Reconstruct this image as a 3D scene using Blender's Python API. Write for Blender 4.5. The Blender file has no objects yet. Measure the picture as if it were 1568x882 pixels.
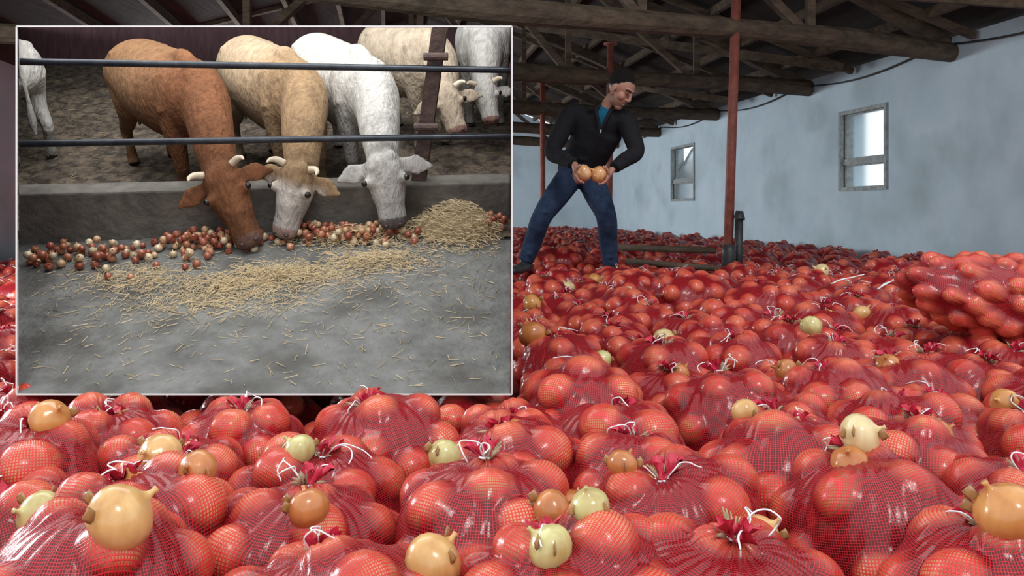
import bpy, bmesh, math, random
import numpy as np
from mathutils import Vector, Matrix
random.seed(4); np.random.seed(4)
ZC=1.13
scene=bpy.context.scene
scene.view_settings.view_transform='Standard'
COL=scene.collection

# ---------------------------------------------------------------- materials
def new_mat(name):
    m=bpy.data.materials.new(name); m.use_nodes=True
    nt=m.node_tree; b=nt.nodes['Principled BSDF']
    return m,nt,b
def N(nt,t,**kw):
    n=nt.nodes.new(t)
    for k,v in kw.items():
        if k in n.inputs: n.inputs[k].default_value=v
        else: setattr(n,k,v)
    return n
def mat(name,c1,c2=None,scale=5,rough=.6,bump=0,bscale=None,metal=0,detail=6,stretch=None,attr=None,coat=0,lo=.35,hi=.65,spec=.5,c3=None,s3=1.0):
    m,nt,b=new_mat(name); L=nt.links
    b.inputs['Roughness'].default_value=rough
    b.inputs['Metallic'].default_value=metal
    b.inputs['Specular IOR Level'].default_value=spec
    b.inputs['Coat Weight'].default_value=coat
    b.inputs['Coat Roughness'].default_value=.15
    tc=N(nt,'ShaderNodeTexCoord'); mp=N(nt,'ShaderNodeMapping')
    L.new(tc.outputs['Object'],mp.inputs[0])
    if stretch: mp.inputs['Scale'].default_value=stretch
    no=N(nt,'ShaderNodeTexNoise',Scale=scale,Detail=detail,Roughness=.65)
    L.new(mp.outputs[0],no.inputs['Vector'])
    cr=N(nt,'ShaderNodeValToRGB')
    cr.color_ramp.elements[0].position=lo; cr.color_ramp.elements[1].position=hi
    cr.color_ramp.elements[0].color=(*c1,1); cr.color_ramp.elements[1].color=(*(c2 or c1),1)
    L.new(no.outputs[0],cr.inputs[0]); out=cr.outputs[0]
    if c3:
        n3=N(nt,'ShaderNodeTexNoise',Scale=s3,Detail=4.0); L.new(tc.outputs['Object'],n3.inputs['Vector'])
        r3=N(nt,'ShaderNodeMapRange'); r3.inputs[1].default_value=.5; r3.inputs[2].default_value=.68
        L.new(n3.outputs[0],r3.inputs[0])
        mx=N(nt,'ShaderNodeMix',data_type='RGBA'); L.new(r3.outputs[0],mx.inputs[0]); L.new(out,mx.inputs[6]); mx.inputs[7].default_value=(*c3,1)
        out=mx.outputs[2]
    if attr:
        at=N(nt,'ShaderNodeAttribute',attribute_name=attr)
        mx=N(nt,'ShaderNodeMix',data_type='RGBA',blend_type='MULTIPLY'); mx.inputs[0].default_value=1
        L.new(at.outputs['Color'],mx.inputs[6]); L.new(out,mx.inputs[7]); out=mx.outputs[2]
    L.new(out,b.inputs['Base Color'])
    if bump:
        n2=N(nt,'ShaderNodeTexNoise',Scale=bscale or scale*3,Detail=5.0); L.new(mp.outputs[0],n2.inputs['Vector'])
        bp=N(nt,'ShaderNodeBump',Strength=bump,Distance=.02); L.new(n2.outputs[0],bp.inputs['Height']); L.new(bp.outputs[0],b.inputs['Normal'])
    return m

def net_material(name):
    m,nt,b=new_mat(name); L=nt.links
    uv=N(nt,'ShaderNodeUVMap',uv_map='UVMap'); sp=N(nt,'ShaderNodeSeparateXYZ'); L.new(uv.outputs[0],sp.inputs[0])
    outs=[]
    for i,wd in ((0,.36),(1,.30)):
        fr=N(nt,'ShaderNodeMath',operation='PINGPONG'); fr.inputs[1].default_value=.5; L.new(sp.outputs[i],fr.inputs[0])
        mr=N(nt,'ShaderNodeMapRange'); mr.inputs[1].default_value=wd*.5+.05; mr.inputs[2].default_value=wd*.5-.05
        mr.inputs[3].default_value=0; mr.inputs[4].default_value=1
        L.new(fr.outputs[0],mr.inputs[0]); outs.append(mr)
    g=N(nt,'ShaderNodeMath',operation='MAXIMUM'); L.new(outs[0].outputs[0],g.inputs[0]); L.new(outs[1].outputs[0],g.inputs[1])
    at=N(nt,'ShaderNodeAttribute',attribute_name='onion')
    tc=N(nt,'ShaderNodeTexCoord')
    no=N(nt,'ShaderNodeTexNoise',Scale=13.0,Detail=5.0); L.new(tc.outputs['Object'],no.inputs['Vector'])
    oc=N(nt,'ShaderNodeValToRGB'); oc.color_ramp.elements[0].position=.38; oc.color_ramp.elements[1].position=.62
    oc.color_ramp.elements[0].color=(.42,.085,.030,1); oc.color_ramp.elements[1].color=(.70,.32,.13,1)
    L.new(no.outputs[0],oc.inputs[0])
    gap=N(nt,'ShaderNodeMix',data_type='RGBA'); L.new(at.outputs['Fac'],gap.inputs[0]); gap.inputs[6].default_value=(.075,.003,.004,1); L.new(oc.outputs[0],gap.inputs[7])
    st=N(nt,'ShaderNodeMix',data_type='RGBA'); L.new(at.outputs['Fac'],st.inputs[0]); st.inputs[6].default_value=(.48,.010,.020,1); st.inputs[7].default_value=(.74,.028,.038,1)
    fin=N(nt,'ShaderNodeMix',data_type='RGBA'); L.new(g.outputs[0],fin.inputs[0]); L.new(gap.outputs[2],fin.inputs[6]); L.new(st.outputs[2],fin.inputs[7])
    L.new(fin.outputs[2],b.inputs['Base Color'])
    ro=N(nt,'ShaderNodeMapRange'); ro.inputs[3].default_value=.17; ro.inputs[4].default_value=.36; L.new(g.outputs[0],ro.inputs[0]); L.new(ro.outputs[0],b.inputs['Roughness'])
    b.inputs['Coat Weight'].default_value=.2; b.inputs['Coat Roughness'].default_value=.15
    n2=N(nt,'ShaderNodeTexNoise',Scale=45.0,Detail=4.0); L.new(tc.outputs['Object'],n2.inputs['Vector'])
    b2=N(nt,'ShaderNodeBump',Strength=.35,Distance=.006); L.new(n2.outputs[0],b2.inputs['Height'])
    bp=N(nt,'ShaderNodeBump',Strength=.7,Distance=.002); L.new(g.outputs[0],bp.inputs['Height']); L.new(b2.outputs[0],bp.inputs['Normal']); L.new(bp.outputs[0],b.inputs['Normal'])
    return m

def onion_material(name,attr=None):
    m,nt,b=new_mat(name); L=nt.links
    tc=N(nt,'ShaderNodeTexCoord'); mp=N(nt,'ShaderNodeMapping'); mp.inputs['Scale'].default_value=(34,34,9)
    L.new(tc.outputs['Object'],mp.inputs[0])
    no=N(nt,'ShaderNodeTexNoise',Scale=1.0,Detail=6.0); L.new(mp.outputs[0],no.inputs['Vector'])
    cr=N(nt,'ShaderNodeValToRGB'); cr.color_ramp.elements[0].position=.32; cr.color_ramp.elements[1].position=.66
    cr.color_ramp.elements[0].color=(.74,.60,.48,1); cr.color_ramp.elements[1].color=(1,1,1,1)
    L.new(no.outputs[0],cr.inputs[0])
    at=N(nt,'ShaderNodeAttribute',attribute_name='Col')
    mx=N(nt,'ShaderNodeMix',data_type='RGBA',blend_type='MULTIPLY'); mx.inputs[0].default_value=1
    L.new(at.outputs['Color'],mx.inputs[6]); L.new(cr.outputs[0],mx.inputs[7]); L.new(mx.outputs[2],b.inputs['Base Color'])
    b.inputs['Roughness'].default_value=.25; b.inputs['Coat Weight'].default_value=.3
    return m

M_NET=net_material('red_net')
M_STR=mat('white_string',(.85,.87,.9),rough=.4)
M_TUFT=mat('pink_net_edge',(.72,.035,.09),(.42,.010,.03),scale=160,rough=.5)
M_STALK=mat('dry_stalk',(.50,.38,.24),(.26,.18,.11),scale=60,rough=.8)
M_ONION=onion_material('onion_skin')
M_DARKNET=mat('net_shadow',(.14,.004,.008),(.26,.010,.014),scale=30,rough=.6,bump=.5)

# ---------------------------------------------------------------- mesh builder
class MB:
    def __init__(s): s.V=[];s.F=[];s.MI=[];s.n=0;s.A=[];s.C=[];s.UV=[]
    def add(s,v,f,mi=0,a=0.0,c=(1,1,1),uv=None):
        v=np.asarray(v,float).reshape(-1,3)
        s.V.append(v)
        s.F+= [tuple(i+s.n for i in q) for q in f]
        s.MI+=[mi]*len(f)
        s.A.append(np.full(len(v),a) if np.isscalar(a) else a)
        c=np.asarray(c,float); s.C.append(np.tile(c,(len(v),1)) if c.ndim==1 else c)
        s.UV.append(np.zeros((len(v),2)) if uv is None else uv)
        s.n+=len(v)
    def mesh(s,name,mats,smooth=True):
        V=np.concatenate(s.V); me=bpy.data.meshes.new(name)
        me.from_pydata(V.tolist(),[],s.F)
        for m in mats: me.materials.append(m)
        me.polygons.foreach_set('material_index',s.MI)
        me.polygons.foreach_set('use_smooth',[smooth]*len(s.F))
        a=me.attributes.new('onion','FLOAT','POINT'); a.data.foreach_set('value',np.concatenate(s.A).astype(np.float32))
        c=np.concatenate(s.C); c=np.hstack([c,np.ones((len(c),1))]).astype(np.float32)
        ca=me.color_attributes.new('Col','FLOAT_COLOR','POINT'); ca.data.foreach_set('color',c.ravel())
        uv=me.uv_layers.new(name='UVMap'); li=np.empty(len(me.loops),dtype=np.int32); me.loops.foreach_get('vertex_index',li)
        uv.data.foreach_set('uv',np.concatenate(s.UV)[li].astype(np.float32).ravel())
        me.update(); return me
    def obj(s,name,mats,smooth=True,parent=None):
        o=bpy.data.objects.new(name,s.mesh(name,mats,smooth)); COL.objects.link(o)
        if parent: o.parent=parent
        return o
def tube(pts,rad,n=12,ref=(1,0,0),caps=True):
    P=np.asarray(pts,float); k=len(P)
    R=[(r,r) if np.isscalar(r) else r for r in rad]
    V=[];F=[]
    for i in range(k):
        t=P[min(i+1,k-1)]-P[max(i-1,0)]; t/=np.linalg.norm(t)+1e-9
        rf=np.asarray(ref,float)
        s=rf-np.dot(rf,t)*t
        if np.linalg.norm(s)<.12:
            rf=np.array([0.1,.2,1.0]); s=rf-np.dot(rf,t)*t
        s/=np.linalg.norm(s); u=np.cross(t,s)
        for j in range(n):
            a=2*math.pi*j/n
            V.append(P[i]+s*math.cos(a)*R[i][0]+u*math.sin(a)*R[i][1])
    for i in range(k-1):
        for j in range(n):
            j2=(j+1)%n; F.append((i*n+j,i*n+j2,(i+1)*n+j2,(i+1)*n+j))
    if caps:
        F.append(tuple(range(n-1,-1,-1))); F.append(tuple((k-1)*n+j for j in range(n)))
    return V,F
def spline(pts,m=6):
    P=[np.asarray(p,float) for p in pts]; P=[2*P[0]-P[1]]+P+[2*P[-1]-P[-2]]; out=[]
    for i in range(1,len(P)-2):
        for q in range(m):
            t=q/m; a,b,c,d=P[i-1:i+3]
            out.append(.5*((2*b)+(-a+c)*t+(2*a-5*b+4*c-d)*t*t+(-a+3*b-3*c+d)*t**3))
    out.append(P[-2]); return out
def lerp_list(r,m):
    r=[np.asarray((x,x) if np.isscalar(x) else x,float) for x in r]; o=[]
    for i in range(len(r)-1):
        for q in range(m):
            t=q/m; t=t*t*(3-2*t)*.5+t*.5
            o.append(tuple(r[i]+(r[i+1]-r[i])*t))
    o.append(tuple(r[-1])); return o
def stube(pts,rad,n=14,ref=(1,0,0),m=5):
    return tube(spline(pts,m),lerp_list(rad,m),n,ref)
def ell(c,r,n=16,k=10,rot=None):
    V=[];F=[]
    for i in range(k+1):
        ph=math.pi*i/k
        for j in range(n):
            th=2*math.pi*j/n
            V.append((r[0]*math.sin(ph)*math.cos(th),r[1]*math.sin(ph)*math.sin(th),r[2]*math.cos(ph)))
    V=np.array(V)
    if rot is not None: V=V@np.asarray(rot).T
    V=V+np.asarray(c,float)
    for i in range(k):
        for j in range(n):
            j2=(j+1)%n; F.append((i*n+j,(i+1)*n+j,(i+1)*n+j2,i*n+j2))
    return V,F
def box(c,s,R=None):
    c=np.asarray(c,float); V=np.array([[x,y,z] for x in(-.5,.5) for y in(-.5,.5) for z in(-.5,.5)])*np.asarray(s)
    if R is not None: V=V@np.asarray(R).T
    F=[(0,1,3,2),(4,6,7,5),(0,4,5,1),(2,3,7,6),(0,2,6,4),(1,5,7,3)]
    return V+c,F
def beam(a,b,w,h,up=(0,0,1)):
    a=np.asarray(a,float);b=np.asarray(b,float);d=b-a;L=np.linalg.norm(d);d/=L
    up=np.asarray(up,float); s=np.cross(d,up); s/=np.linalg.norm(s); u=np.cross(s,d)
    return box((a+b)/2,(L,w,h),np.stack([d,s,u],1))
def blob(name,parts,voxel,mats,smooth=5,colfn=None,xf=None,factor=.5,parent=None,clip=False):
    mb=MB()
    for v,f in parts: mb.add(v,f)
    me=mb.mesh(name+'_t',[])
    bm=bmesh.new(); bm.from_mesh(me); bmesh.ops.remove_doubles(bm,verts=bm.verts,dist=1e-6); bmesh.ops.recalc_face_normals(bm,faces=bm.faces); bm.to_mesh(me); bm.free()
    o=bpy.data.objects.new(name+'_t',me); COL.objects.link(o)
    r=o.modifiers.new('r','REMESH'); r.mode='VOXEL'; r.voxel_size=voxel
    if smooth:
        q=o.modifiers.new('s','SMOOTH'); q.iterations=smooth; q.factor=factor
    dg=bpy.context.evaluated_depsgraph_get(); dg.update()
    nm=bpy.data.meshes.new_from_object(o.evaluated_get(dg)); nm.name=name
    bpy.data.objects.remove(o)
    V=np.empty(len(nm.vertices)*3,dtype=np.float32); nm.vertices.foreach_get('co',V); V=V.reshape(-1,3)
    c=colfn(V) if colfn else np.ones((len(V),3))
    c=np.hstack([c,np.ones((len(V),1))]).astype(np.float32)
    for x in list(nm.color_attributes): nm.color_attributes.remove(x)
    ca=nm.color_attributes.new('Col','FLOAT_COLOR','POINT'); ca.data.foreach_set('color',c.ravel())
    nm.materials.clear()
    for m in mats: nm.materials.append(m)
    nm.polygons.foreach_set('use_smooth',[True]*len(nm.polygons))
    nm.polygons.foreach_set('material_index',[0]*len(nm.polygons))
    if xf is not None: nm.transform(xf)
    if clip: clip_mesh(nm)
    ob=bpy.data.objects.new(name,nm); COL.objects.link(ob)
    if parent: ob.parent=parent
    return ob
def empty(name,loc=(0,0,0)):
    e=bpy.data.objects.new(name,None); COL.objects.link(e); e.location=loc; e.empty_display_size=.1; return e

# ---------------------------------------------------------------- camera / world
cam=bpy.data.cameras.new('camera'); cam.sensor_width=36; cam.lens=1577/2048*36; cam.shift_y=-159/2048
co=bpy.data.objects.new('camera',cam); COL.objects.link(co); co.location=(0,0,ZC); co.rotation_euler=(math.pi/2,0,0); scene.camera=co
w=bpy.data.worlds.new('world'); scene.world=w; w.use_nodes=True
bg=w.node_tree.nodes['Background']; bg.inputs[0].default_value=(.93,.97,1,1); bg.inputs[1].default_value=1.3

# ---------------------------------------------------------------- hall shell
def wallpt(Y,z=0,off=0): # right wall line
    return np.array([4.4-.16*(Y-6.8)-off*.9874, Y-off*.158, z])
M_WALL=mat('wall_plaster',(.50,.64,.73),(.62,.75,.83),scale=1.6,rough=.85,bump=.25,bscale=14,lo=.3,hi=.7,c3=(.43,.54,.59),s3=1.1)
M_ROOF=mat('roof_boards',(.020,.015,.013),(.048,.034,.027),scale=6,rough=.9,stretch=(1,.15,1),bump=.4)
M_WOOD=mat('old_timber',(.055,.040,.027),(.145,.102,.066),scale=7,rough=.85,bump=.5,bscale=22,stretch=(.5,2,2))
M_RED=mat('red_oxide_paint',(.20,.055,.04),(.33,.10,.07),scale=14,rough=.6,bump=.2)
M_BLK=mat('black_rubber',(.02,.022,.025),(.05,.05,.055),scale=20,rough=.45)
M_FRAME=mat('window_paint',(.22,.25,.25),(.42,.46,.46),scale=18,rough=.6,bump=.2)
EAVE=ZC+1.66
wins=[(8.62,9.53,ZC+.21,ZC+1.16),(14.0,15.15,ZC+.14,ZC+1.17)]
mb=MB()
def wallquad(y0,y1,z0,z1,off=0,th=-.25):
    a=[wallpt(y0,z0,off),wallpt(y1,z0,off),wallpt(y1,z1,off),wallpt(y0,z1,off)]
    b=[wallpt(y0,z0,off+th),wallpt(y1,z0,off+th),wallpt(y1,z1,off+th),wallpt(y0,z1,off+th)]
    mb.add(a+b,[(0,1,2,3),(7,6,5,4),(0,4,5,1),(3,2,6,7),(0,3,7,4),(1,5,6,2)])
wallquad(1.5,8.62,0,EAVE);wallquad(9.53,14.0,0,EAVE);wallquad(15.15,20.3,0,EAVE)
for y0,y1,z0,z1 in wins: wallquad(y0,y1,0,z0);wallquad(y0,y1,z1,EAVE)
mb.obj('wall_right',[M_WALL],False)
M_GLASS,ntg,bgl=new_mat('dirty_glass'); bgl.inputs['Transmission Weight'].default_value=1; bgl.inputs['Roughness'].default_value=.35; bgl.inputs['Base Color'].default_value=(.85,.92,.95,1); bgl.inputs['IOR'].default_value=1.1
for wi,(y0,y1,z0,z1) in enumerate(wins):
    mb=MB(); off=-.06; t=.06
    def bar(ya,za,yb,zb,ww=t,o=off):
        v,f=beam(wallpt(ya,za,o),wallpt(yb,zb,o),ww,ww,up=(1,0.1,.01)); mb.add(v,f,0)
    zm=z0+(z1-z0)*.36
    for o,tt in ((.0,.045),(-.1,.045)):
        bar(y0+.02,z0,y0+.02,z1,tt,o);bar(y1-.02,z0,y1-.02,z1,tt,o);bar(y0,z0+.02,y1,z0+.02,tt,o);bar(y0,z1-.02,y1,z1-.02,tt,o);
    bar(y0,zm,y1,zm,.07,-.05)
    for za,zb in ((z0,zm),(zm,z1)):
        sw=0
        if wi==1 and za==zm: sw=.35
        p=[wallpt(y0+.03,za+.03,-.06),wallpt(y1-.03,za+.03,-.06),wallpt(y1-.03,zb-.03,-.06-sw),wallpt(y0+.03,zb-.03,-.06-sw)]
        mb.add(p,[(0,1,2,3)],1)
        for i in range(4):
            v,f=beam(p[i],p[(i+1)%4],.04,.04,up=(1,.1,.02)); mb.add(v,f,0)
    mb.obj('window_%d'%(wi+1),[M_FRAME,M_GLASS],False)
def quadobj(name,pts,m,thick=None):
    mb=MB(); mb.add(pts,[(0,1,2,3)]); return mb.obj(name,[m],False)
LW=9.6
def leftpt(Y,z): p=wallpt(Y,z); p[0]-=LW; return p
mb=MB(); lw=[(3.8,6.8),(11.6,13.6),(14.1,16.4),(16.9,19.2)]  # unseen openings, added to let light reach the right wall
z0,z1=ZC+.15,ZC+1.3; yy=2.2
OFF=LW*.9874
for a_,b_ in lw:
    wallquad(yy,a_,0,EAVE,OFF+.2,.2); wallquad(a_,b_,0,z0,OFF+.2,.2); wallquad(a_,b_,z1,EAVE,OFF+.2,.2); yy=b_
wallquad(yy,21.6,0,EAVE,OFF+.2,.2)
mb.obj('wall_left',[M_WALL],False)
mb=MB(); a=leftpt(20.2,0)-[.3,0,0];b=wallpt(20.2,0)
mid=(a+b)/2
mb.add([a,b,b+[0,0,EAVE],mid+[0,0,EAVE+1.9],a+[0,0,EAVE]],[(0,1,2,3,4)]); mb.obj('wall_back',[M_WALL],False)
M_FLOOR=mat('concrete',(.20,.20,.19),(.30,.30,.29),scale=3,rough=.9,bump=.2)
quadobj('floor',[(-9,-1.5,0),(7,-1.5,0),(7,21,0),(-9,21,0)],M_FLOOR)
mb=MB(); H=1.75; R0=4.6
ya,yb=R0,20.6
e0=wallpt(ya,EAVE,-.4);e1=wallpt(yb,EAVE,-.4);m0=wallpt(ya,EAVE+H,LW/2);m1=wallpt(yb,EAVE+H,LW/2);l0=leftpt(ya,EAVE)-[.5,0,.1];l1=leftpt(yb,EAVE)-[.5,0,.1]
mb.add([e0,e1,m1,m0,l1,l0],[(0,1,2,3),(3,2,4,5)])
mb.obj('ceiling',[M_ROOF],False)
def roofz(off): return EAVE+H*(1-abs(off-LW/2)/(LW/2))-.05
for k,(ye,hh) in enumerate([(7.64,1.51),(10.2,1.53),(13.05,1.53),(15.8,1.52),(18.6,1.52)]):
    mb=MB()
    a=wallpt(ye,ZC+hh,.02); dv=np.array([-1,-.40,0.0])
    LL=8.8
    pts=[a+dv*LL*t+np.array([0,0,.03*math.sin(t*9+k)]) for t in np.linspace(0,1,9)]
    v,f=tube(pts,[.095+.012*math.sin(i*2.1+k) for i in range(9)],12,(0,0,1)); mb.add(v,f,0)
    def P(off,dz=0):
        p=a+dv*off; rp=p.copy(); rp[2]=min(EAVE+H*(off+.0)/(LW/2)*1.0, EAVE+H*(LW-off)/(LW/2))-.10+dz; return p,rp
    _,r0=P(.05);_,r1=P(4.8);_,r2=P(8.8)
    v,f=beam(r0,r1,.1,.13);mb.add(v,f,0); v,f=beam(r1,r2,.1,.13);mb.add(v,f,0)
    for off in (1.6,3.2,4.8,6.4):
        p,rp=P(off); v,f=beam(p,rp,.07,.07,up=(1,0,0)); mb.add(v,f,0)
    for o1,o2 in ((1.6,3.2),(3.2,4.8),(6.4,4.8)):
        p,_=P(o1); _,rp=P(o2); v,f=beam(p,rp,.07,.09,up=(0,1,0)); mb.add(v,f,0)
    mb.obj('roof_truss',[M_WOOD,M_RED],False)
mb=MB()
for off in np.arange(.5,LW,.62):
    za=roofz(off)-.0
    v,f=beam(wallpt(R0+.05,za,off),wallpt(20.1,za,off),.06,.09); mb.add(v,f,0)
for y in np.arange(R0+.8,20,1.9):
    v,f=beam(wallpt(y,EAVE-.06,.05),wallpt(y+.3,EAVE+H-.1,LW/2),.06,.07); mb.add(v,f,0)
for (ya,oa,yb,ob_) in ((6.2,.3,9.4,3.4),(9.0,.3,12,3.4),(11.8,.3,15,3.2),(8.6,3.2,6.6,4.6)):
    v,f=beam(wallpt(ya,roofz(oa)-.12,oa),wallpt(yb,roofz(ob_)-.2,ob_),.07,.1); mb.add(v,f,0)
mb.obj('roof_purlins',[M_WOOD],False)
def post(px,py,lean,r,top):
    mb=MB(); v,f=tube([(px,py,0),(px+lean,py,top)],[r,r],16,(1,0,0)); mb.add(v,f,0)
    v,f=tube([(px,py,0),(px,py,.02)],[r*2.4,r*2.4],16,(1,0,0)); mb.add(v,f,0)
    v,f=tube([(px+lean,py,top-.02),(px+lean,py,top)],[r*2,r*2],12,(1,0,0)); mb.add(v,f,0)
    return mb.obj('steel_post',[M_RED])
post(1.80,6.66,.10,.040,ZC+1.95)
post(1.10,9.05,0.03,.04,ZC+1.9)
post(.46,11.85,0.0,.04,ZC+1.9)
mb=MB()
v,f=tube([(1.895,6.60,.45),(1.90,6.60,ZC-.09)],[.035,.035],14); mb.add(v,f,0)
v,f=tube([(1.80,6.55,.45),(1.80,6.55,ZC-.36),(1.80,6.55,ZC-.30)],[.06,.06,.045],14); mb.add(v,f,0)
v,f=tube([(1.90,6.60,ZC-.09),(1.902,6.60,ZC-.08),(1.905,6.6,ZC-.02)],[.048,.048,.03],14); mb.add(v,f,0)
mb.obj('rubber_sleeve',[M_BLK])
mb=MB()
v,f=tube([(.92,6.9,ZC-.34),(1.74,6.75,ZC-.36)],[.028,.028],12,(0,0,1)); mb.add(v,f,0)
v,f=tube([(.95,6.6,ZC-.44),(1.78,6.45,ZC-.50)],[.025,.025],12,(0,0,1)); mb.add(v,f,0)
mb.obj('iron_pipe',[M_WOOD])
mb=MB(); pts=[]
for i in range(61):
    y=5.2+i*.2; k=(y-5.2)%2.6/2.6
    pts.append(wallpt(y,EAVE-.05-.11*math.sin(math.pi*k)**1,.03))
v,f=tube(pts,[.010]*61,6,(0,0,1)); mb.add(v,f,0); mb.obj('wall_cable',[M_BLK])

# ---------------------------------------------------------------- onions
OC=[(.66,.32,.10),(.56,.22,.07),(.72,.45,.18),(.62,.58,.26),(.78,.64,.36)]
def onion_geo(c,r,rot=None,n=24,k=16,stem=True):
    V=[];F=[]
    prof=[(0,-.93),(.22,-.97),(.5,-.88),(.78,-.62),(.95,-.28),(1,.02),(.95,.32),(.78,.62),(.50,.84),(.24,.96),(.12,1.10),(.09,1.25),(.12,1.38),(.02,1.40)]
    for (a,z) in prof:
        for j in range(n):
            th=2*math.pi*j/n; q=1+.015*math.sin(5*th)+.01*math.sin(9*th+1)
            V.append((a*q*r*math.cos(th),a*q*r*math.sin(th),z*r*.88))
    V=np.array(V)
    if rot is not None: V=V@np.asarray(rot).T
    V+=np.asarray(c,float); m=len(prof)
    for i in range(m-1):
        for j in range(n):
            j2=(j+1)%n; F.append((i*n+j,i*n+j2,(i+1)*n+j2,(i+1)*n+j))
    return V,F
def rrot(t=.8):
    ax=Vector((random.uniform(-1,1),random.uniform(-1,1),random.uniform(-.3,.3))).normalized()
    return np.array(Matrix.Rotation(random.uniform(.3*t,t)*random.choice((-1,1)),3,ax)@Matrix.Rotation(random.uniform(0,6.28),3,'Z'))

# ---------------------------------------------------------------- sacks
def sack_mesh(name,seed,a,b,c,nt=160,nph=116,tie=True,rho=(.045,.056),gap=.083,pw=2.3,base=.885,kk=185.,taper=0):
    rng=np.random.RandomState(seed); rnd=random.Random(seed)
    th=np.linspace(0,2*np.pi,nt+1); ph=np.linspace(.015,np.pi-.01,nph)
    T,Pp=np.meshgrid(th,ph); D=np.stack([np.sin(Pp)*np.cos(T),np.sin(Pp)*np.sin(T),np.cos(Pp)],-1).reshape(-1,3)
    def EE(D): return 1/((np.abs(D[:,0]/a)**pw+np.abs(D[:,1]/b)**pw+np.abs(D[:,2]/c)**pw)**(1/pw))
    E=EE(D)
    cs=[];rs=[]
    for _ in range(2200):
        d=rng.normal(size=3); d/=np.linalg.norm(d)
        e=EE(d[None])[0]
        r=rng.uniform(*rho); p=d*(e-r+rng.uniform(-.006,.013))
        if all(np.linalg.norm(p-q)>gap for q in cs): cs.append(p);rs.append(r)
    R=[E*base]
    for p,r in zip(cs,rs):
        dc=D@p; disc=r*r-(p@p-dc*dc); t=np.where((disc>0)&(dc>0),dc+np.sqrt(np.maximum(disc,0)),0); R.append(t)
    R=np.array(R); mx=R.max(0); Rs=mx+np.log(np.exp(kk*(R-mx)).sum(0))/kk-.4/kk
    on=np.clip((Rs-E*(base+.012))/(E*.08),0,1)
    phf=Pp.ravel(); thf=T.ravel()
    if tie:
        Rs=Rs*(1-.13*np.exp(-(phf/.24)**2))
        fold=np.sin(15*thf+3*np.sin(2*thf+seed))*.5+np.sin(27*thf+seed)*.3
        Rs=Rs+.009*fold*np.exp(-phf/.25)*np.minimum(1,phf/.08)
        on=on*(1-.8*np.exp(-(phf/.18)**2))
    Rs=Rs+.0012*np.sin(thf*31+phf*9)*(1-on)
    V=D*Rs[:,None]
    if taper: V[:,1]*=1-taper*np.clip(-V[:,0]/a,-.2,1)**1; V[:,2]*=1-taper*np.clip(-V[:,0]/a,-.2,1)
    W=nt+1; F=[(i*W+j,(i+1)*W+j,(i+1)*W+j+1,i*W+j+1) for i in range(nph-1) for j in range(nt)]
    pit=.0052
    if tie:
        K=round(2*np.pi*(a+b)/2/pit)
        uv=np.stack([thf/(2*np.pi)*K, phf*(c+a)/2/pit],-1)
    else:
        uv=np.stack([V[:,0]/pit, np.arctan2(V[:,1],V[:,2])*(b+c)/2/pit],-1)
    mb=MB(); V[:,2]-=c*.9
    mb.add(V,F,0,on,(1,1,1),uv)
    if tie:
        z0=V[:W,2].mean()-.004
        lay=[(.012,-.01),(.009,.006),(.011,.014),(.016,.022),(.021,.028)]
        n=40; tv=[];tf=[]; lx,ly=rng.uniform(-.8,.8,2)
        for li,(r,z) in enumerate(lay):
            for j in range(n):
                q=2*np.pi*j/n; rr=r*(1+.45*(li/4)*math.sin(7*q+seed)+.25*(li/4)*math.sin(13*q))
                tv.append((rr*math.cos(q)+lx*z,rr*math.sin(q)+ly*z,z0+z+.009*(li/4)*math.sin(5*q+1)+.004*(li/4)*math.sin(17*q)))
        for li in range(4):
            for j in range(n): tf.append((li*n+j,li*n+(j+1)%n,(li+1)*n+(j+1)%n,(li+1)*n+j))
        mb.add(tv,tf,1)
        v,f=tube([(.012*math.cos(q),.012*math.sin(q),z0+.007) for q in np.linspace(0,6.28,14)],[.0022]*14,6,(0,0,1)); mb.add(v,f,2)
        for s in range(rnd.choice([1,2,2,3])):
            q=rnd.uniform(0,6.28); p=np.array([.010*math.cos(q),.010*math.sin(q),z0+.009]); pts=[p]; d=np.array([math.cos(q),math.sin(q),1.2])
            Ln=rnd.uniform(.012,.022)
            for i in range(5):
                p=p+d*Ln; d=d+np.array([rnd.uniform(-1.2,1.2),rnd.uniform(-1.2,1.2),-.62]); d/=max(.8,np.linalg.norm(d)); pts.append(p)
            v,f=tube(spline(pts,4),[.0014]*21,5,(0,0,1)); mb.add(v,f,2)
        for s in range(rnd.randint(6,12)):
            q=rnd.uniform(0,6.28); r0=rnd.uniform(.003,.014); L=rnd.uniform(.018,.042); tl=rnd.uniform(.4,2.6)
            a0=np.array([r0*math.cos(q),r0*math.sin(q),z0+.002]); a1=a0+np.array([math.cos(q)*tl,math.sin(q)*tl,1])/math.hypot(tl,1)*L
            v,f=tube([a0,(a0+a1)/2+[0,0,.004],a1],[.003,(.0038,.0015),.001],5,(0,0,1)); mb.add(v,f,3)
        for s in range((2,0,1,0)[seed%4]):
            q=rnd.uniform(0,6.28); r=rnd.uniform(.028,.036)
            v,f=onion_geo((.036*math.cos(q),.036*math.sin(q),z0-.010),r,rrot(.9)); mb.add(v,f,4,0,rnd.choice(OC))
    return mb.mesh(name,[M_NET,M_TUFT,M_STR,M_STALK,M_ONION])
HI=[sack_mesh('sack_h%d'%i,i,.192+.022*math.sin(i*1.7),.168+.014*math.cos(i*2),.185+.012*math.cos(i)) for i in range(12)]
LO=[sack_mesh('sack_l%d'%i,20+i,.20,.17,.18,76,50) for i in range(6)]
pile=empty('onion_sack_pile',(0,3,.0))
PI=Matrix.Translation((0,-3,0))
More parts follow.
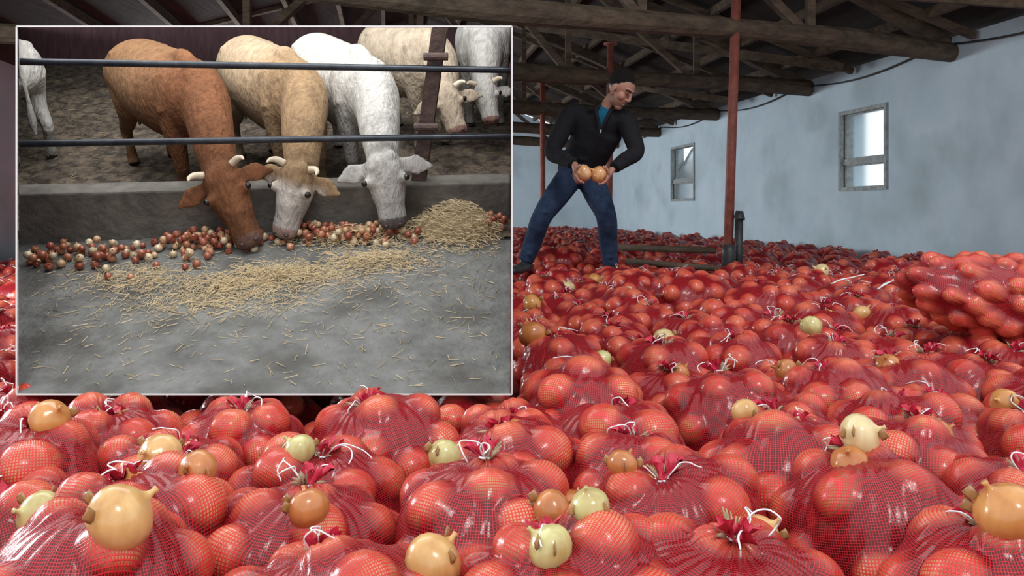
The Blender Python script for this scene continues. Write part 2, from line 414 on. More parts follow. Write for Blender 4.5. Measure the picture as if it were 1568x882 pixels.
def put_sack(me,loc,rz,tx,ty,sc,name='sack'):
    o=bpy.data.objects.new(name,me); COL.objects.link(o); o.parent=pile
    Mx=Matrix.Translation(loc)@Matrix.Rotation(tx,4,'X')@Matrix.Rotation(ty,4,'Y')@Matrix.Rotation(rz,4,'Z')@Matrix.Diagonal((*sc,1))
    o.matrix_local=PI@Mx
row=0; y=.60
TOP=ZC-.462
while y<19.6:
    dx=.318 if y<5.5 else .385
    xmin=-.70*y-.45; xmax=wallpt(y)[0]-.23
    xmin=max(xmin,leftpt(y,0)[0]+.25)
    x=xmin+(row%2)*dx/2+random.uniform(-.03,.03)
    while x<xmax:
        X=x+random.uniform(-.04,.04); Yy=y+random.uniform(-.04,.04)
        z=TOP+random.uniform(-.05,.03)
        if -1.6<X<.12 and 2.0<Yy<2.9: z-=.05
        elif X<.0 and Yy>2.9: z-=.05
        if Yy<1.0: z-=.02
        me=random.choice(HI if Yy<4.2 else LO)
        s=random.uniform(.95,1.08)
        put_sack(me,(X,Yy,z),random.uniform(0,6.28),random.uniform(-.38,.16),random.uniform(-.30,.30),(s*random.uniform(.96,1.12),s*random.uniform(.96,1.08),s))
        x+=dx
    y+=.268 if y<5.5 else .34; row+=1
LYING=[sack_mesh('sack_lying%d'%i,40+i,.25,.17,.15,120,90,tie=False) for i in range(3)]
for (X,Y,z,rz,s) in ((1.02,4.35,.03,.3,1.1),(1.32,4.0,.0,-.4,1.0),(.78,4.9,.0,.8,1),(.42,6.55,.07,.1,1.15),(.86,7.0,.03,.4,1),(1.0,3.4,-.02,1.2,.9),(2.6,4.9,0,.3,1),(3.0,6.2,0,.2,1),(1.9,5.0,0,1,1)):
    put_sack(random.choice(LYING),(X,Y,ZC-.42+z+.02),rz,0.1,.05,(s,s,s))
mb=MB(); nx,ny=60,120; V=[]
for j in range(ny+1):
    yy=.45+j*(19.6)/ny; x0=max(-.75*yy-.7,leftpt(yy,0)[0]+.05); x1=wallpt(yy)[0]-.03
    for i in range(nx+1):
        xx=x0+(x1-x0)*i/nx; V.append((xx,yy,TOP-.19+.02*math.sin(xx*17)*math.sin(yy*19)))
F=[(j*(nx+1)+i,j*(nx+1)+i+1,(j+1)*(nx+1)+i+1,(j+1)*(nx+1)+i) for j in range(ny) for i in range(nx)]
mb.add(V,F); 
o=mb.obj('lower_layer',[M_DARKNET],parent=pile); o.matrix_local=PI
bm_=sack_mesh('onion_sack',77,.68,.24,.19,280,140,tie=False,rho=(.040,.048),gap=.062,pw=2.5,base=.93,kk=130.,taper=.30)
o=bpy.data.objects.new('onion_sack',bm_); COL.objects.link(o)
o.matrix_world=Matrix.Translation((2.12,2.98,ZC-.23))@Matrix.Rotation(math.radians(8),4,'Z')@Matrix.Rotation(math.radians(12),4,'Y')@Matrix.Rotation(.15,4,'X')
bpy.context.view_layer.update()
dg=bpy.context.evaluated_depsgraph_get()
mb=MB()
LO_=[(.107,1.39,.038,1),(.15,1.30,.037,0),(.0535,1.11,.034,3),(.064,1.25,.033,1),(.116,1.17,.029,3),(.196,1.40,.028,1),(-.114,1.135,.043,2),(-.656,1.47,.042,2),(-.55,1.38,.034,1),(-.532,1.07,.046,2),(-.778,1.30,.038,3),(.511,1.73,.03,2),(.627,1.42,.038,4),(.311,2.71,.033,3),(.10,3.9,.05,0),(.07,2.71,.05,1),(.54,2.8,.04,4),(-.445,1.65,.035,3),(-.13,1.53,.034,3),(-1.08,1.79,.05,1),(.99,1.99,.04,2),(.68,1.085,.042,0),(.58,5.5,.055,0),(2.0,5.1,.055,4),(-.95,1.62,.04,0),(1.6,3.6,.045,2),(.36,5.1,.05,4),(.12,3.4,.05,0),(.8,2.3,.036,1),(1.25,2.0,.036,0),(.42,1.33,.034,2),(.36,2.05,.034,4),(.72,1.75,.034,0),(-.33,1.28,.034,1),(1.1,2.9,.04,3),(1.35,4.4,.045,1)]
for (X,Y,r,ci) in LO_:
    h,loc,no,idx,ob_,mx_=scene.ray_cast(dg,Vector((X,Y,ZC+.3)),Vector((0,0,-1)))
    z=loc.z if h else TOP
    v,f=onion_geo((X,Y,z+r*.25),r,rrot(1.5)); mb.add(v,f,0,0,OC[ci])
    for q in range(3):
        an=random.uniform(0,6.28); a0=np.array([X,Y,z+r*.25]); d=np.array([math.cos(an),math.sin(an),random.uniform(-.2,.6)]); d/=np.linalg.norm(d)
        v,f=tube([a0+d*r*.92,a0+d*r*1.15+[0,0,.006],a0+d*r*1.3],[(.008,.002),(.010,.001),(.003,.001)],6,(0,0,1)); mb.add(v,f,0,0,(.45,.27,.12))
mb.obj('loose_onions',[M_ONION])
mb=MB()
for (X,Y,s) in ((1.78,4.4,1),(1.9,4.1,.6)):
    v,f=tube(spline([(X,Y,ZC-.42),(X+.06*s,Y,ZC-.395),(X+.13*s,Y+.05,ZC-.39),(X+.2*s,Y+.03,ZC-.37)],4),[(.003,.011)]*13,6,(0,0,1)); mb.add(v,f)
mb.obj('plastic_ribbon',[M_STR])

# ---------------------------------------------------------------- man
man=empty('man',(.5,6,ZC-.45))
MI=Matrix.Translation((-.5,-6,-(ZC-.45)))
def A(x,y,z): return np.array([x,y,z+ZC])
pel=A(.515,6.05,.27); wst=A(.565,6.0,.40); che=A(.65,5.90,.60); nb=A(.685,5.84,.72); hd=A(.785,5.72,.86)
shL=A(.445,5.95,.70); shR=A(.835,5.80,.64)
elL=A(.30,5.86,.42); wrL=A(.445,5.58,.31); elR=A(.895,5.70,.41); wrR=A(.70,5.50,.275)
M_JACK=mat('jacket_fleece',(.9,.9,.9),(1.15,1.15,1.2),scale=60,rough=.85,bump=.5,bscale=16,attr='Col',spec=.2)
M_JEAN=mat('jeans_denim',(.014,.026,.060),(.028,.050,.098),scale=22,rough=.85,bump=.6,bscale=14,spec=.2)
M_SKIN=mat('skin',(.9,.9,.9),(1.05,1.0,1.0),scale=20,rough=.5,attr='Col')
M_HAIR=mat('dark_hair',(.006,.005,.004),(.014,.011,.010),scale=90,rough=.85,bump=.6,spec=.2)
M_EYE=mat('eye_white',(.28,.25,.23),rough=.4); M_IRIS=mat('iris_dark',(.02,.012,.008),rough=.3); M_LIP=mat('lips',(.30,.14,.11),rough=.6)
sv=shR-shL; sv/=np.linalg.norm(sv)
fwd=np.cross(np.array([0,0,1.]),sv); fwd/=np.linalg.norm(fwd)
if fwd[1]>0: fwd=-fwd
parts=[]
parts.append(stube([pel+[0,0,-.05],pel+[0,0,.04],wst,che,nb+[0,0,-.05],nb+[0,0,.02]],[(.15,.105),(.17,.12),(.165,.12),(.19,.13),(.13,.10),(.065,.065)],24,sv))
parts.append(stube([(shL+che)/2+[0,0,.04],shL,(shL*.5+elL*.5)+[-.01,0,0],elL,(elL+wrL)/2,wrL*.93+elL*.07],[.085,.085,.070,.064,.054,.043],16,(0,1,0)))
parts.append(stube([(shR+che)/2+[0,0,.04],shR,(shR*.5+elR*.5)+[.01,0,0],elR,(elR+wrR)/2,wrR*.93+elR*.07],[.085,.08,.068,.062,.054,.043],16,(0,1,0)))
for (c0,c1) in ((elL,wrL),(elR,wrR)):
    for t in (.15,.35,.6):
        p=c0+(c1-c0)*t; d=(c1-c0)/np.linalg.norm(c1-c0); s_=np.cross(d,[0,0,1]); s_/=np.linalg.norm(s_)
        parts.append(stube([p+s_*.045+[0,0,.02],p+[0,-.04,.035]+d*.01,p-s_*.045+[0,0,.02]],[.01,.016,.01],8,d,3))
for t in (.1,.5,.9):
    p=pel*(1-t)+wst*t; parts.append(stube([p-sv*.13+fwd*.07,p+fwd*.118+[0,0,-.02],p+sv*.13+fwd*.07+[0,0,.01]],[.01,.014,.01],8,(0,0,1),4))
cz=np.array([hd[0]-nb[0],hd[1]-nb[1],hd[2]-nb[2]]); cz/=np.linalg.norm(cz)
v,f=tube([nb+[0,0,-.03],nb+cz*.045],[.082,.070],20,sv); parts.append((v,f))
def jc(V):
    c=np.tile([.012,.012,.015],(len(V),1)); 
    rel=V-nb; h=-(rel[:,2]); ff=rel@fwd; s=rel@sv
    m=(ff>.02)&(h>-.045)&(h<.15)&(np.abs(s-.012)<.055*(1-(h)/.16)+.004)
    c[m]=[.012,.11,.19]
    return c
jk=blob('jacket',parts,.0085,[M_JACK],3,jc,parent=man); jk.matrix_local=MI
mb=MB()
for sg in (-1,1):
    pts=[nb+cz*.05+sv*.05*sg+fwd*.05, nb+sv*(.052*sg+.012)+fwd*.085+[0,0,-.01], nb+sv*(.03*sg+.012)+fwd*.125+[0,0,-.07], nb+sv*.012+fwd*.145+[0,0,-.145]]
    v,f=stube(pts,[.012,.016,.013,.008],8,fwd,4); mb.add(v,f,0,0,(.012,.012,.015))
v,f=tube([nb+sv*.012+fwd*.15+[0,0,-.15],nb+sv*.012+fwd*.152+[0,0,-.175]],[.004,.004],6,sv); mb.add(v,f,1)
o=mb.obj('collar',[M_JACK,M_STR],parent=man); o.matrix_local=MI
hL=A(.425,6.05,.22);hR=A(.605,6.05,.22)
kL=A(.225,5.88,-.06);kR=A(.705,5.90,-.06)
aL=A(.105,6.0,-.40);aR=A(.755,6.03,-.43)
parts=[stube([pel+[0,0,.06],pel+[0,0,-.02],pel+[0,0,-.09]],[(.15,.105),(.165,.12),(.13,.1)],20,(1,0,0))]
parts.append(stube([hL+[.02,0,.02],hL*.6+kL*.4,kL,(kL+aL)/2+[-.0,.03,0],aL],[.105,.098,.076,.072,.060],16,(1,0,0)))
parts.append(stube([hR+[-.01,0,.02],hR*.6+kR*.4,kR,(kR+aR)/2+[.0,.03,0],aR],[.108,.098,.078,.072,.060],16,(1,0,0)))
for k_,a_ in ((kL,aL),(kR,aR)):
    for t,rr_ in ((-.12,.06),(.08,.058),(.8,.045),(.92,.045)):
        p=k_*(1-t)+a_*t; parts.append(stube([p+[-rr_,-.02,.01],p+[0,-rr_*1.05,-.012],p+[rr_,-.02,.012]],[.008,.014,.008],8,(0,0,1),4))
o=blob('jeans',parts,.010,[M_JEAN],3,parent=man); o.matrix_local=MI
mb_parts=[]
for a_,d in ((aL,np.array([-.55,-.83,0])),(aR,np.array([.25,-.97,0]))):
    d=d/np.linalg.norm(d)
    mb_parts.append(stube([a_-d*.06+[0,0,-.045],a_+[0,0,-.04],a_+d*.09+[0,0,-.055],a_+d*.2+[0,0,-.065]],[.04,(.045,.048),(.05,.036),(.035,.025)],14,np.cross(d,[0,0,1])))
    mb_parts.append(tube([a_+[0,0,.03],a_+[0,0,-.05]],[.045,.045],12))
o=blob('shoes',mb_parts,.009,[M_BLK],3,parent=man); o.matrix_local=MI
f_=Vector((.68,-.56,-.66)).normalized(); u_=Vector((.30,-.16,1)); r_=f_.cross(u_).normalized(); u_=r_.cross(f_).normalized()
HR=Matrix(((r_.x,f_.x,u_.x),(r_.y,f_.y,u_.y),(r_.z,f_.z,u_.z))).to_4x4()
HM=Matrix.Translation(hd)@HR@Matrix.Scale(1.14,4)
hp=[ell((0,-.012,.035),(.072,.092,.086),20,14),ell((0,.026,-.045),(.056,.056,.066),18,12),ell((0,.056,-.095),(.030,.022,.020)),
    ell((.036,.050,-.02),(.026,.028,.028)),ell((-.036,.050,-.02),(.026,.028,.028)),
    stube([(0,.074,.03),(0,.086,.005),(0,.097,-.020),(0,.084,-.030)],[.008,.010,.012,.010],10),
    ell((.010,.084,-.026),(.008,.010,.007)),ell((-.010,.084,-.026),(.008,.010,.007)),
    stube([(-.045,.064,.034),(0,.076,.034),(.045,.064,.034)],[.010,.012,.010],10,(0,0,1)),
    ell((.073,-.008,-.002),(.010,.019,.033)),ell((-.073,-.008,-.002),(.010,.019,.033)),
    ell((0,.070,-.064),(.020,.012,.014))]
def hc(V):
    c=np.tile([.43,.22,.15],(len(V),1)); st=(V[:,2]<-.035)&(V[:,1]>-.03)&~((np.abs(V[:,0])<.02)&(V[:,2]>-.045)); c[st]=[.29,.16,.115]
    hl=.080-.10*np.clip((.045-V[:,1])/.09,0,1)
    hair=(V[:,2]>hl)&(np.abs(V[:,0])<.0775); c[hair]=[.010,.008,.007]
    back=(V[:,1]<-.03)&(V[:,2]>-.06); c[back]=[.010,.008,.007]
    return c
o=blob('head',hp,.004,[M_SKIN],3,hc,xf=HM,parent=man); o.matrix_local=MI
o=blob('hair',[ell((0,-.022,.048),(.0745,.091,.087),20,14)],.005,[M_HAIR],2,xf=HM,parent=man); o.matrix_local=MI
mb=MB()
for sg in(-1,1):
    v,f=ell((.030*sg,.0725,.012),(.0120,.008,.0040)); mb.add(v,f,0)
    v,f=ell((.032*sg,.078,.011),(.0060,.003,.0042)); mb.add(v,f,1)
    v,f=stube([(.014*sg,.087,.030),(.034*sg,.081,.035),(.052*sg,.067,.030)],[.003,.0045,.003],8,(0,0,1)); mb.add(v,f,2)
v,f=stube([(-.020,.077,-.066),(0,.082,-.065),(.020,.077,-.066)],[.002,.004,.002],8,(0,0,1)); mb.add(v,f,3)
me=mb.mesh('face_features',[M_EYE,M_IRIS,M_HAIR,M_LIP]); me.transform(HM); o=bpy.data.objects.new('face_features',me); COL.objects.link(o); o.parent=man; o.matrix_local=MI
o=blob('neck',[stube([nb+[0,0,-.03],(nb+hd)/2+[-.01,.01,-.01],hd+np.array([-.015,.03,-.03])],[.062,.056,.055],16,sv)],.008,[M_SKIN],3,lambda V:np.tile([.40,.21,.14],(len(V),1)),parent=man); o.matrix_local=MI
on1=A(.495,5.42,.245); on2=A(.595,5.42,.235); rr=.060
mb=MB()
v,f=onion_geo(on1,rr,np.array(Matrix.Rotation(1.2,3,'Y'))); mb.add(v,f,0,0,(.85,.50,.26))
v,f=onion_geo(on2,rr,np.array(Matrix.Rotation(-1.0,3,'Y')@Matrix.Rotation(.4,3,'X'))); mb.add(v,f,0,0,(.82,.44,.21))
o=mb.obj('held_onions',[M_ONION],parent=man); o.matrix_local=MI
def hand(wr,on,sg):
    ps=[]
    pc=on+np.array([sg*.045,.02,-.045])
    ps.append(stube([wr,wr*.4+pc*.6,pc,pc+np.array([-sg*.03,-.02,-.015])],[(.030,.024),(.034,.02),(.042,.018),(.036,.014)],12,(0,1,0)))
    for k,(Ln,oy) in enumerate(((.85,.030),(1.0,.008),(.95,-.014),(.75,-.034))):
        b0=pc+np.array([-sg*.005,-oy*1.0-.005,-.008]); rad=rr+.008
        pts=[b0]
        for i,a in enumerate((.25,.75,1.2,1.6)):
            phi=a*Ln
            pts.append(on+np.array([sg*math.cos(phi)*rad*.9, -.012-oy*1.1, -math.sin(phi)*rad]))
        ps.append(tube(spline(pts,3),[.0105]*4+[.010]*4+[.0095]*4+[.008],8,(0,1,0)))
    tp=[pc+np.array([sg*.01,.0,.0]),on+np.array([sg*rad*1.0,-.01,.0]),on+np.array([sg*rad*.75,-.028,.035]),on+np.array([sg*rad*.35,-.036,.052])]
    ps.append(tube(spline(tp,3),[.013]*4+[.0115]*3+[.011]*2+[.009],8,(0,1,0)))
    return ps
for wr,on,sg,nm in ((wrL,on1,-1,'hand_r'),(wrR,on2,1,'hand_l')):
    o=blob(nm,hand(wr,on,sg),.0042,[M_SKIN],2,lambda V:np.tile([.42,.21,.15],(len(V),1)),parent=man); o.matrix_local=MI

# ---------------------------------------------------------------- raked cattle diorama in its framed display box
FY=2.1; ct,st=math.cos(math.radians(22)),math.sin(math.radians(22)); FZ=-.494
DM=Matrix(((1,0,0,0),(0,ct,-st,FY),(0,st,ct,ZC+FZ),(0,0,0,1)))
def Dp(x,v,w): return np.array([x,FY+ct*v-st*w,ZC+FZ+st*v+ct*w])
LS=-.6265; TS=.2302
def clip_mesh(me):
    bm=bmesh.new(); bm.from_mesh(me)
    for co_,no_ in (((-.005,0,0),(1,0,0)),((LS*FY+.004,FY,0),(-1,LS,0)),((0,FY,ZC+TS*FY-.003),(0,-TS,1))):
        bmesh.ops.bisect_plane(bm,geom=bm.verts[:]+bm.edges[:]+bm.faces[:],plane_co=co_,plane_no=Vector(no_).normalized(),clear_outer=True)
    bm.to_mesh(me); bm.free()
VB=4.4; YB=FY+ct*VB
def fl(v,u):
    Y=FY+ct*v; xl=LS*Y; return xl+(-.004-xl)*u
M_CONC=mat('feed_alley_concrete',(.092,.093,.088),(.21,.212,.202),scale=9,rough=.8,bump=.6,bscale=40,detail=12,c3=(.078,.075,.068),s3=5,lo=.3,hi=.7)
M_MUD=mat('trampled_mud',(.042,.033,.026),(.18,.14,.10),scale=18,rough=.9,bump=1,bscale=40,lo=.4,hi=.62)
M_CURB=mat('curb_concrete',(.085,.078,.068),(.17,.158,.138),scale=9,rough=.85,bump=.4,bscale=30,detail=10)
M_SHED=mat('shed_wall',(.05,.02,.025),(.10,.045,.05),scale=5,rough=.8,stretch=(6,1,1))
M_PIPE=mat('grey_pipe',(.02,.025,.035),(.05,.058,.07),scale=15,rough=.35,metal=.4)
M_RUST=mat('rusty_steel',(.05,.03,.027),(.12,.075,.06),scale=18,rough=.7,bump=.3)
M_WHITE=mat('white_frame_paint',(.8,.8,.8),rough=.5)
M_STRAW=mat('straw',(.8,.8,.8),(1.1,1.1,1.1),scale=50,rough=.7,attr='Col')
def curbv(x): return .95+.24*(x+1.87)/1.87
def grid(name,v0f,v1f,m,nu,nv,amp):
    mb=MB();V=[]
    for j in range(nv+1):
        for i in range(nu+1):
            u=i/nu; xg=fl(1.0,u); va=v0f(xg); vb=v1f(xg); v=va+(vb-va)*j/nv
            x=fl(v,u); hh=amp*(math.sin(x*31+v*17)*math.sin(v*29-x*11)+.6*math.sin(x*67+3)*math.sin(v*71))
            V.append(Dp(x,v,hh))
    F=[(j*(nu+1)+i,j*(nu+1)+i+1,(j+1)*(nu+1)+i+1,(j+1)*(nu+1)+i) for j in range(nv) for i in range(nu)]
    mb.add(V,F); return mb.obj(name,[m])
grid('feed_alley_floor',lambda x:0,lambda x:1.25,M_CONC,20,20,0)
grid('mud_ground',lambda x:1.0,lambda x:VB,M_MUD,90,130,.010).location.z=.003
mb=MB(); a=Dp(fl(VB,0),VB,-.05);b=Dp(fl(VB,1),VB,-.05)
mb.add([a,b,[b[0],YB,ZC+TS*YB],[a[0],YB,ZC+TS*YB]],[(0,1,2,3)])
a=Dp(fl(0,0),0,-.01);b=Dp(fl(VB,0),VB,-.01); tl=lambda x,Y:[x,Y,ZC+TS*Y]
mb.add([a,b,tl(LS*YB,YB),tl(LS*FY,FY)],[(0,1,2,3)])
a=Dp(fl(0,1),0,-.01);b=Dp(fl(VB,1),VB,-.01)
mb.add([a,b,tl(-.004,YB),tl(-.004,FY)],[(0,1,2,3)])
mb.obj('cattle_shed_wall',[M_SHED],False)
mb=MB(); fw=.0035; x0,x1=LS*FY,-.0; z0,z1=ZC+FZ,ZC+TS*FY
for p,q in (((x0,z0),(x1,z0)),((x1,z0),(x1,z1)),((x1,z1),(x0,z1)),((x0,z1),(x0,z0))):
    v,f=beam((p[0],FY-.006,p[1]),(q[0],FY-.006,q[1]),fw,fw,up=(0,1,0)); mb.add(v,f)
mb.obj('picture_frame',[M_WHITE],False)
mb=MB()
for v_,xx in ((.4,-1.2),(.4,-.2),(2.2,-1.8),(2.2,-.2),(4.1,-3.2),(4.1,-.2)):
    p=Dp(xx,v_,-.02); v,f=beam((p[0],p[1],.02),p,.06,.06,up=(1,0,0)); mb.add(v,f)
mb.obj('display_stand',[M_WOOD],False)
mb=MB()
xa,xb=LS*3.02+.004,-.006; va,vb=curbv(xa),curbv(xb); th_=.11; ha=.205; 
V=[Dp(xa,va,0),Dp(xb,vb,0),Dp(xb,vb,.165),Dp(xa,va,ha),Dp(xa-.05,va+th_,0),Dp(xb,vb+th_,0),Dp(xb,vb+th_,.165),Dp(xa-.04,va+th_,ha)]
mb.add(V,[(0,1,2,3),(3,2,6,7),(7,6,5,4),(0,3,7,4),(1,5,6,2)])
o=mb.obj('feed_curb',[M_CURB],False); clip_mesh(o.data)
bv=o.modifiers.new('b','BEVEL'); bv.width=.008; bv.segments=2
mb=MB()
xa,xb=-1.93,-.006
for (wa,wb,dv_) in ((.70,.615,.0),(.412,.372,-.05)):
    v,f=tube([Dp(xa,va+dv_,wa),Dp(xb,vb+dv_,wb)],[.0125,.0125],12,(0,0,1)); mb.add(v,f,0)
o=mb.obj('fence_rails',[M_PIPE]); clip_mesh(o.data)
mb=MB()
pa,pb=Dp(-.375,1.20,.15),Dp(-.255,1.20,.84)
d=(pb-pa); 
for off,sz in (((0,-.018,0),(.055,.006)),((0,.018,0),(.055,.006)),((0,0,0),(.008,.034))):
    v,f=beam(pa+off,pb+off,sz[0],sz[1],up=(0,1,.1)); mb.add(v,f,0)
for ww in (.385,.655):
    p=pa+d*((ww-.15)/.69); v,f=tube([p+[-.04,-.045,0],p+[.05,-.045,0]],[.015,.015],10,(0,0,1)); mb.add(v,f,0)
o=mb.obj('stall_post',[M_RUST],False); clip_mesh(o.data)
# ---- cows
M_FUR=mat('cow_hair',(.72,.72,.72),(1.08,1.08,1.08),scale=26,rough=.85,bump=.7,bscale=70,attr='Col',stretch=(1,1,.4),spec=.2)
M_HORN=mat('horn',(.48,.40,.28),(.66,.57,.44),scale=10,rough=.45)
M_COWEYE=mat('cow_eye',(.012,.008,.006),rough=.12)
M_NOSE=mat('cow_nostril',(.05,.03,.03),rough=.5)
def cow(S,Rr,P_,M_,col,face=None,horns=True,muzz=(.35,.2,.16),hs=1.0,scale=1.0,wd=1.0,hu=1.0,neckcol=None):
    root=empty('cow',tuple(Dp(S[0],S[1],0)))
    S2=np.array(S,float);R2=np.array(Rr,float); f=S2-R2; L=np.linalg.norm(f); f/=L; n=np.array([f[1],-f[0]])
    def q(t,side,w_):
        p=R2+f*t+n*side*wd; return np.array([p[0],p[1],w_*scale])
    ref=np.array([n[0],n[1],0])
    parts=[]
    st_=[(-.075,.49,.05,.06),(-.035,.475,.11,.115),(.05,.465,.148,.145),(.22*L,.455,.155,.155),(.45*L,.43,.172,.180),(.70*L,.42,.162,.185),(.92*L,.43,.135,.178),(1.06*L,.43,.11,.150),(1.18*L,.42,.06,.10)]
    parts.append(stube([q(t,0,w_) for t,w_,_,_ in st_],[(a_*scale*wd,b_*scale) for _,_,a_,b_ in st_],28,ref,4))
    for sd in(-1,1): parts.append(ell(q(.09,sd*.088,.553),(.042,.042,.026)))
    parts.append(stube([q(-.02,0,.572),q(.3*L,0,.592),q(.72*L,0,.588),q(.88*L,0,.60),q(1.02*L,0,.565)],[.02,.024,.03,.042,.04],10,ref))
    for sd in(-1,1): parts.append(stube([q(.86*L,sd*.085,.54),q(.96*L,sd*.10,.40)],[(.035,.05),(.045,.055)],10,ref))
    P3=np.array(P_,float);M3=np.array(M_,float); ax=M3-P3; hl=np.linalg.norm(ax); ax/=hl
    sh=q(.98*L,0,.46); sh2=q(1.12*L,0,.43)
    fn=np.array([0,-.6,.8]); 
    up=fn-np.dot(fn,ax)*ax; up/=np.linalg.norm(up); sd_=np.cross(ax,up)
    h=hs
    nk=P3-up*.035*h+ax*.02
    mid=(sh2+nk)/2+np.array([0,0,.020])
    parts.append(stube([sh,sh2,mid,nk],[(.11,.155),(.098,.138),(.082,.105),(.062,.070)],18,ref,4))
    parts.append(stube([sh2+[0,0,-.10],mid+[0,.0,-.09],nk+[0,0.01,-.05]],[(.035,.05),(.022,.045),(.018,.025)],10,ref,4))
    for t in (.15,.4,.65):
        p=sh2*(1-t)+nk*t; r0=(.097*(1-t)+.064*t)
        parts.append(stube([p+ref*r0*.9,p+ref*r0*.5+np.array([0,-.02,r0*.75]),p-ref*r0*.5+np.array([0,-.02,r0*.75]),p-ref*r0*.9],[.008,.014,.014,.008],8,f.tolist()+[0],4))
    hd_=[(-.03,.036,.036,-.012),(.10,.056,.050,-.010),(.30,.060,.056,-.018),(.5,.051,.052,-.020),(.72,.041,.042,-.016),(.88,.042,.037,-.012),(.97,.037,.030,-.010),(1.02,.020,.015,-.010)]
    parts.append(stube([P3+ax*hl*t+up*o_*h for t,_,_,o_ in hd_],[(a_*h,b_*h) for _,a_,b_,_ in hd_],18,sd_,3))
    parts.append(stube([P3+ax*hl*.2-up*.05*h,P3+ax*hl*.5-up*.055*h,P3+ax*hl*.85-up*.03*h],[(.042*h,.03*h),(.03*h,.022*h),(.022*h,.015*h)],10,sd_,3))
    for sg in(-1,1):
        b0=P3+ax*.035+sd_*.045*sg*h-up*.015; tip=b0+(sd_*sg*.098+ax*.026-up*.012)*h; m1=(b0*.5+tip*.5)
        parts.append(stube([b0,m1,tip],[(.016*h,.011),(.034*h,.0095),(.009,.006)],10,ax,5))
        parts.append(ell(P3+ax*hl*.33+sd_*.050*sg*h+up*.018*h,(.016*h,)*3))
    for k in range(5):
        parts.append(ell(P3+up*(.014+.004*(k%2))*h+ax*(.005+.012*k)*h+sd_*(.022*((k%3)-1))*h,(.022*h,.022*h,.022*h)))
    for sd in(-1,1):
        parts.append(stube([q(.93*L,sd*.085,.42),q(.95*L,sd*.09,.30),q(.965*L,sd*.085,.185),q(.955*L,sd*.085,.10),q(.95*L,sd*.085,.045),q(.965*L,sd*.085,.012)],[(.055,.085),(.042,.058),(.031,.034),(.021,.023),(.025,.025),(.030,.030)],12,ref,3))
        parts.append(stube([q(.05,sd*.085,.47),q(.12,sd*.095,.34),q(.07,sd*.09,.24),q(-.005,sd*.085,.185),q(.01,sd*.085,.10),q(.015,sd*.085,.045),q(.035,sd*.085,.012)],[(.06,.115),(.055,.088),(.038,.05),(.028,.036),(.021,.024),(.025,.025),(.030,.030)],12,ref,3))
    parts.append(stube([q(-.05,0,.56),q(-.095,0,.49),q(-.10,0,.36),q(-.095,0,.24),q(-.095,0,.16)],[.018,.013,.010,.020,.008],8,ref,4))
    col=np.array(col)
    def cf(V):
        c=np.tile(col,(len(V),1)).astype(float)
        rel=V-P3; t=(rel@ax)/hl; ins=(t>-.1)&(np.linalg.norm(rel-np.outer(rel@ax,ax),axis=1)<.10*h)&(V[:,1]<P3[1]+.10)
        if neckcol is not None:
            along=(V[:,0]-R2[0])*f[0]+(V[:,1]-R2[1])*f[1]; k_=np.clip((along/L-.55)/.5,0,1)[:,None]; c=c*(1-k_)+np.array(neckcol)*k_
        if face is not None:
            mk=ins&(t>.02)&(t<1.2); k_=np.clip((t-.16)/.18,0,1)[:,None]
            c[mk]=(c*(1-k_)+np.array(face)*k_)[mk]
        mk=ins&(t>.86); c[mk]=muzz
        low=V[:,2]<.025; c[low]=[.06,.045,.035]
        dirt=(V[:,2]<.16)&(V[:,2]>=.025); c[dirt]*=.75
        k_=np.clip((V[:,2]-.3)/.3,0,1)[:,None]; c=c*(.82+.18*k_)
        return c
    bd=blob('body',parts,.0072,[M_FUR],6,cf,xf=DM,clip=True)
    mb=MB()
    for sg in(-1,1):
        v,f_=ell(P3+ax*hl*.33+sd_*.060*sg*h+up*.024*h,(.010*h,)*3,10,8); mb.add(v,f_,1)
        v,f_=ell(P3+ax*hl*.95+sd_*.020*sg*h+up*.016*h,(.007*h,.007*h,.005*h),8,6); mb.add(v,f_,2)
        if horns:
            b0=P3+sd_*.040*sg*h+up*.010
            v,f_=stube([b0,b0+(sd_*sg*.022+up*.012-ax*.006)*h,b0+(sd_*sg*.036+up*.024-ax*.002*hu)*h,b0+(sd_*sg*.040+up*.036+ax*.008*hu)*h],[.0145,.0130,.0090,.003],10,up,4); mb.add(v,f_,0)
    me=mb.mesh('horns_and_eyes',[M_HORN,M_COWEYE,M_NOSE]); me.transform(DM); clip_mesh(me); ho=bpy.data.objects.new('horns_and_eyes',me); COL.objects.link(ho)
    bpy.context.view_layer.update()
    for o in (bd,ho): o.parent=root; o.matrix_parent_inverse=Matrix.Translation(root.location).inverted()
    return root
BR=(.27,.145,.072); CR=(.47,.36,.24); WH=(.60,.58,.54); CR2=(.54,.44,.33)
cow((-1.30,1.42),(-1.78,1.95),(-1.085,.985,.285),(-.955,.865,.035),BR,hs=1.28,muzz=(.22,.12,.09),neckcol=(.21,.085,.038),wd=1.10)
cow((-.90,1.47),(-1.30,2.05),(-.80,1.03,.285),(-.865,.945,.035),CR,face=(.68,.63,.57),hs=1.24,muzz=(.55,.38,.32),neckcol=(.36,.235,.13))
cow((-.61,1.52),(-.98,2.12),(-.490,1.065,.315),(-.447,.985,.055),WH,horns=False,hs=1.30,muzz=(.20,.17,.17))
cow((-.40,2.15),(-.72,2.50),(-.315,1.85,.38),(-.245,1.74,.20),CR2,hs=1.2)
cow((-.15,2.55),(-.17,3.1),(-.14,2.15,.34),(-.10,2.03,.17),WH,hs=1.1)
cow((-2.78,2.30),(-2.33,1.90),(-3.0,2.2,.4),(-3.05,2.1,.2),WH,horns=False)
rng=np.random.RandomState(9)
mb=MB()
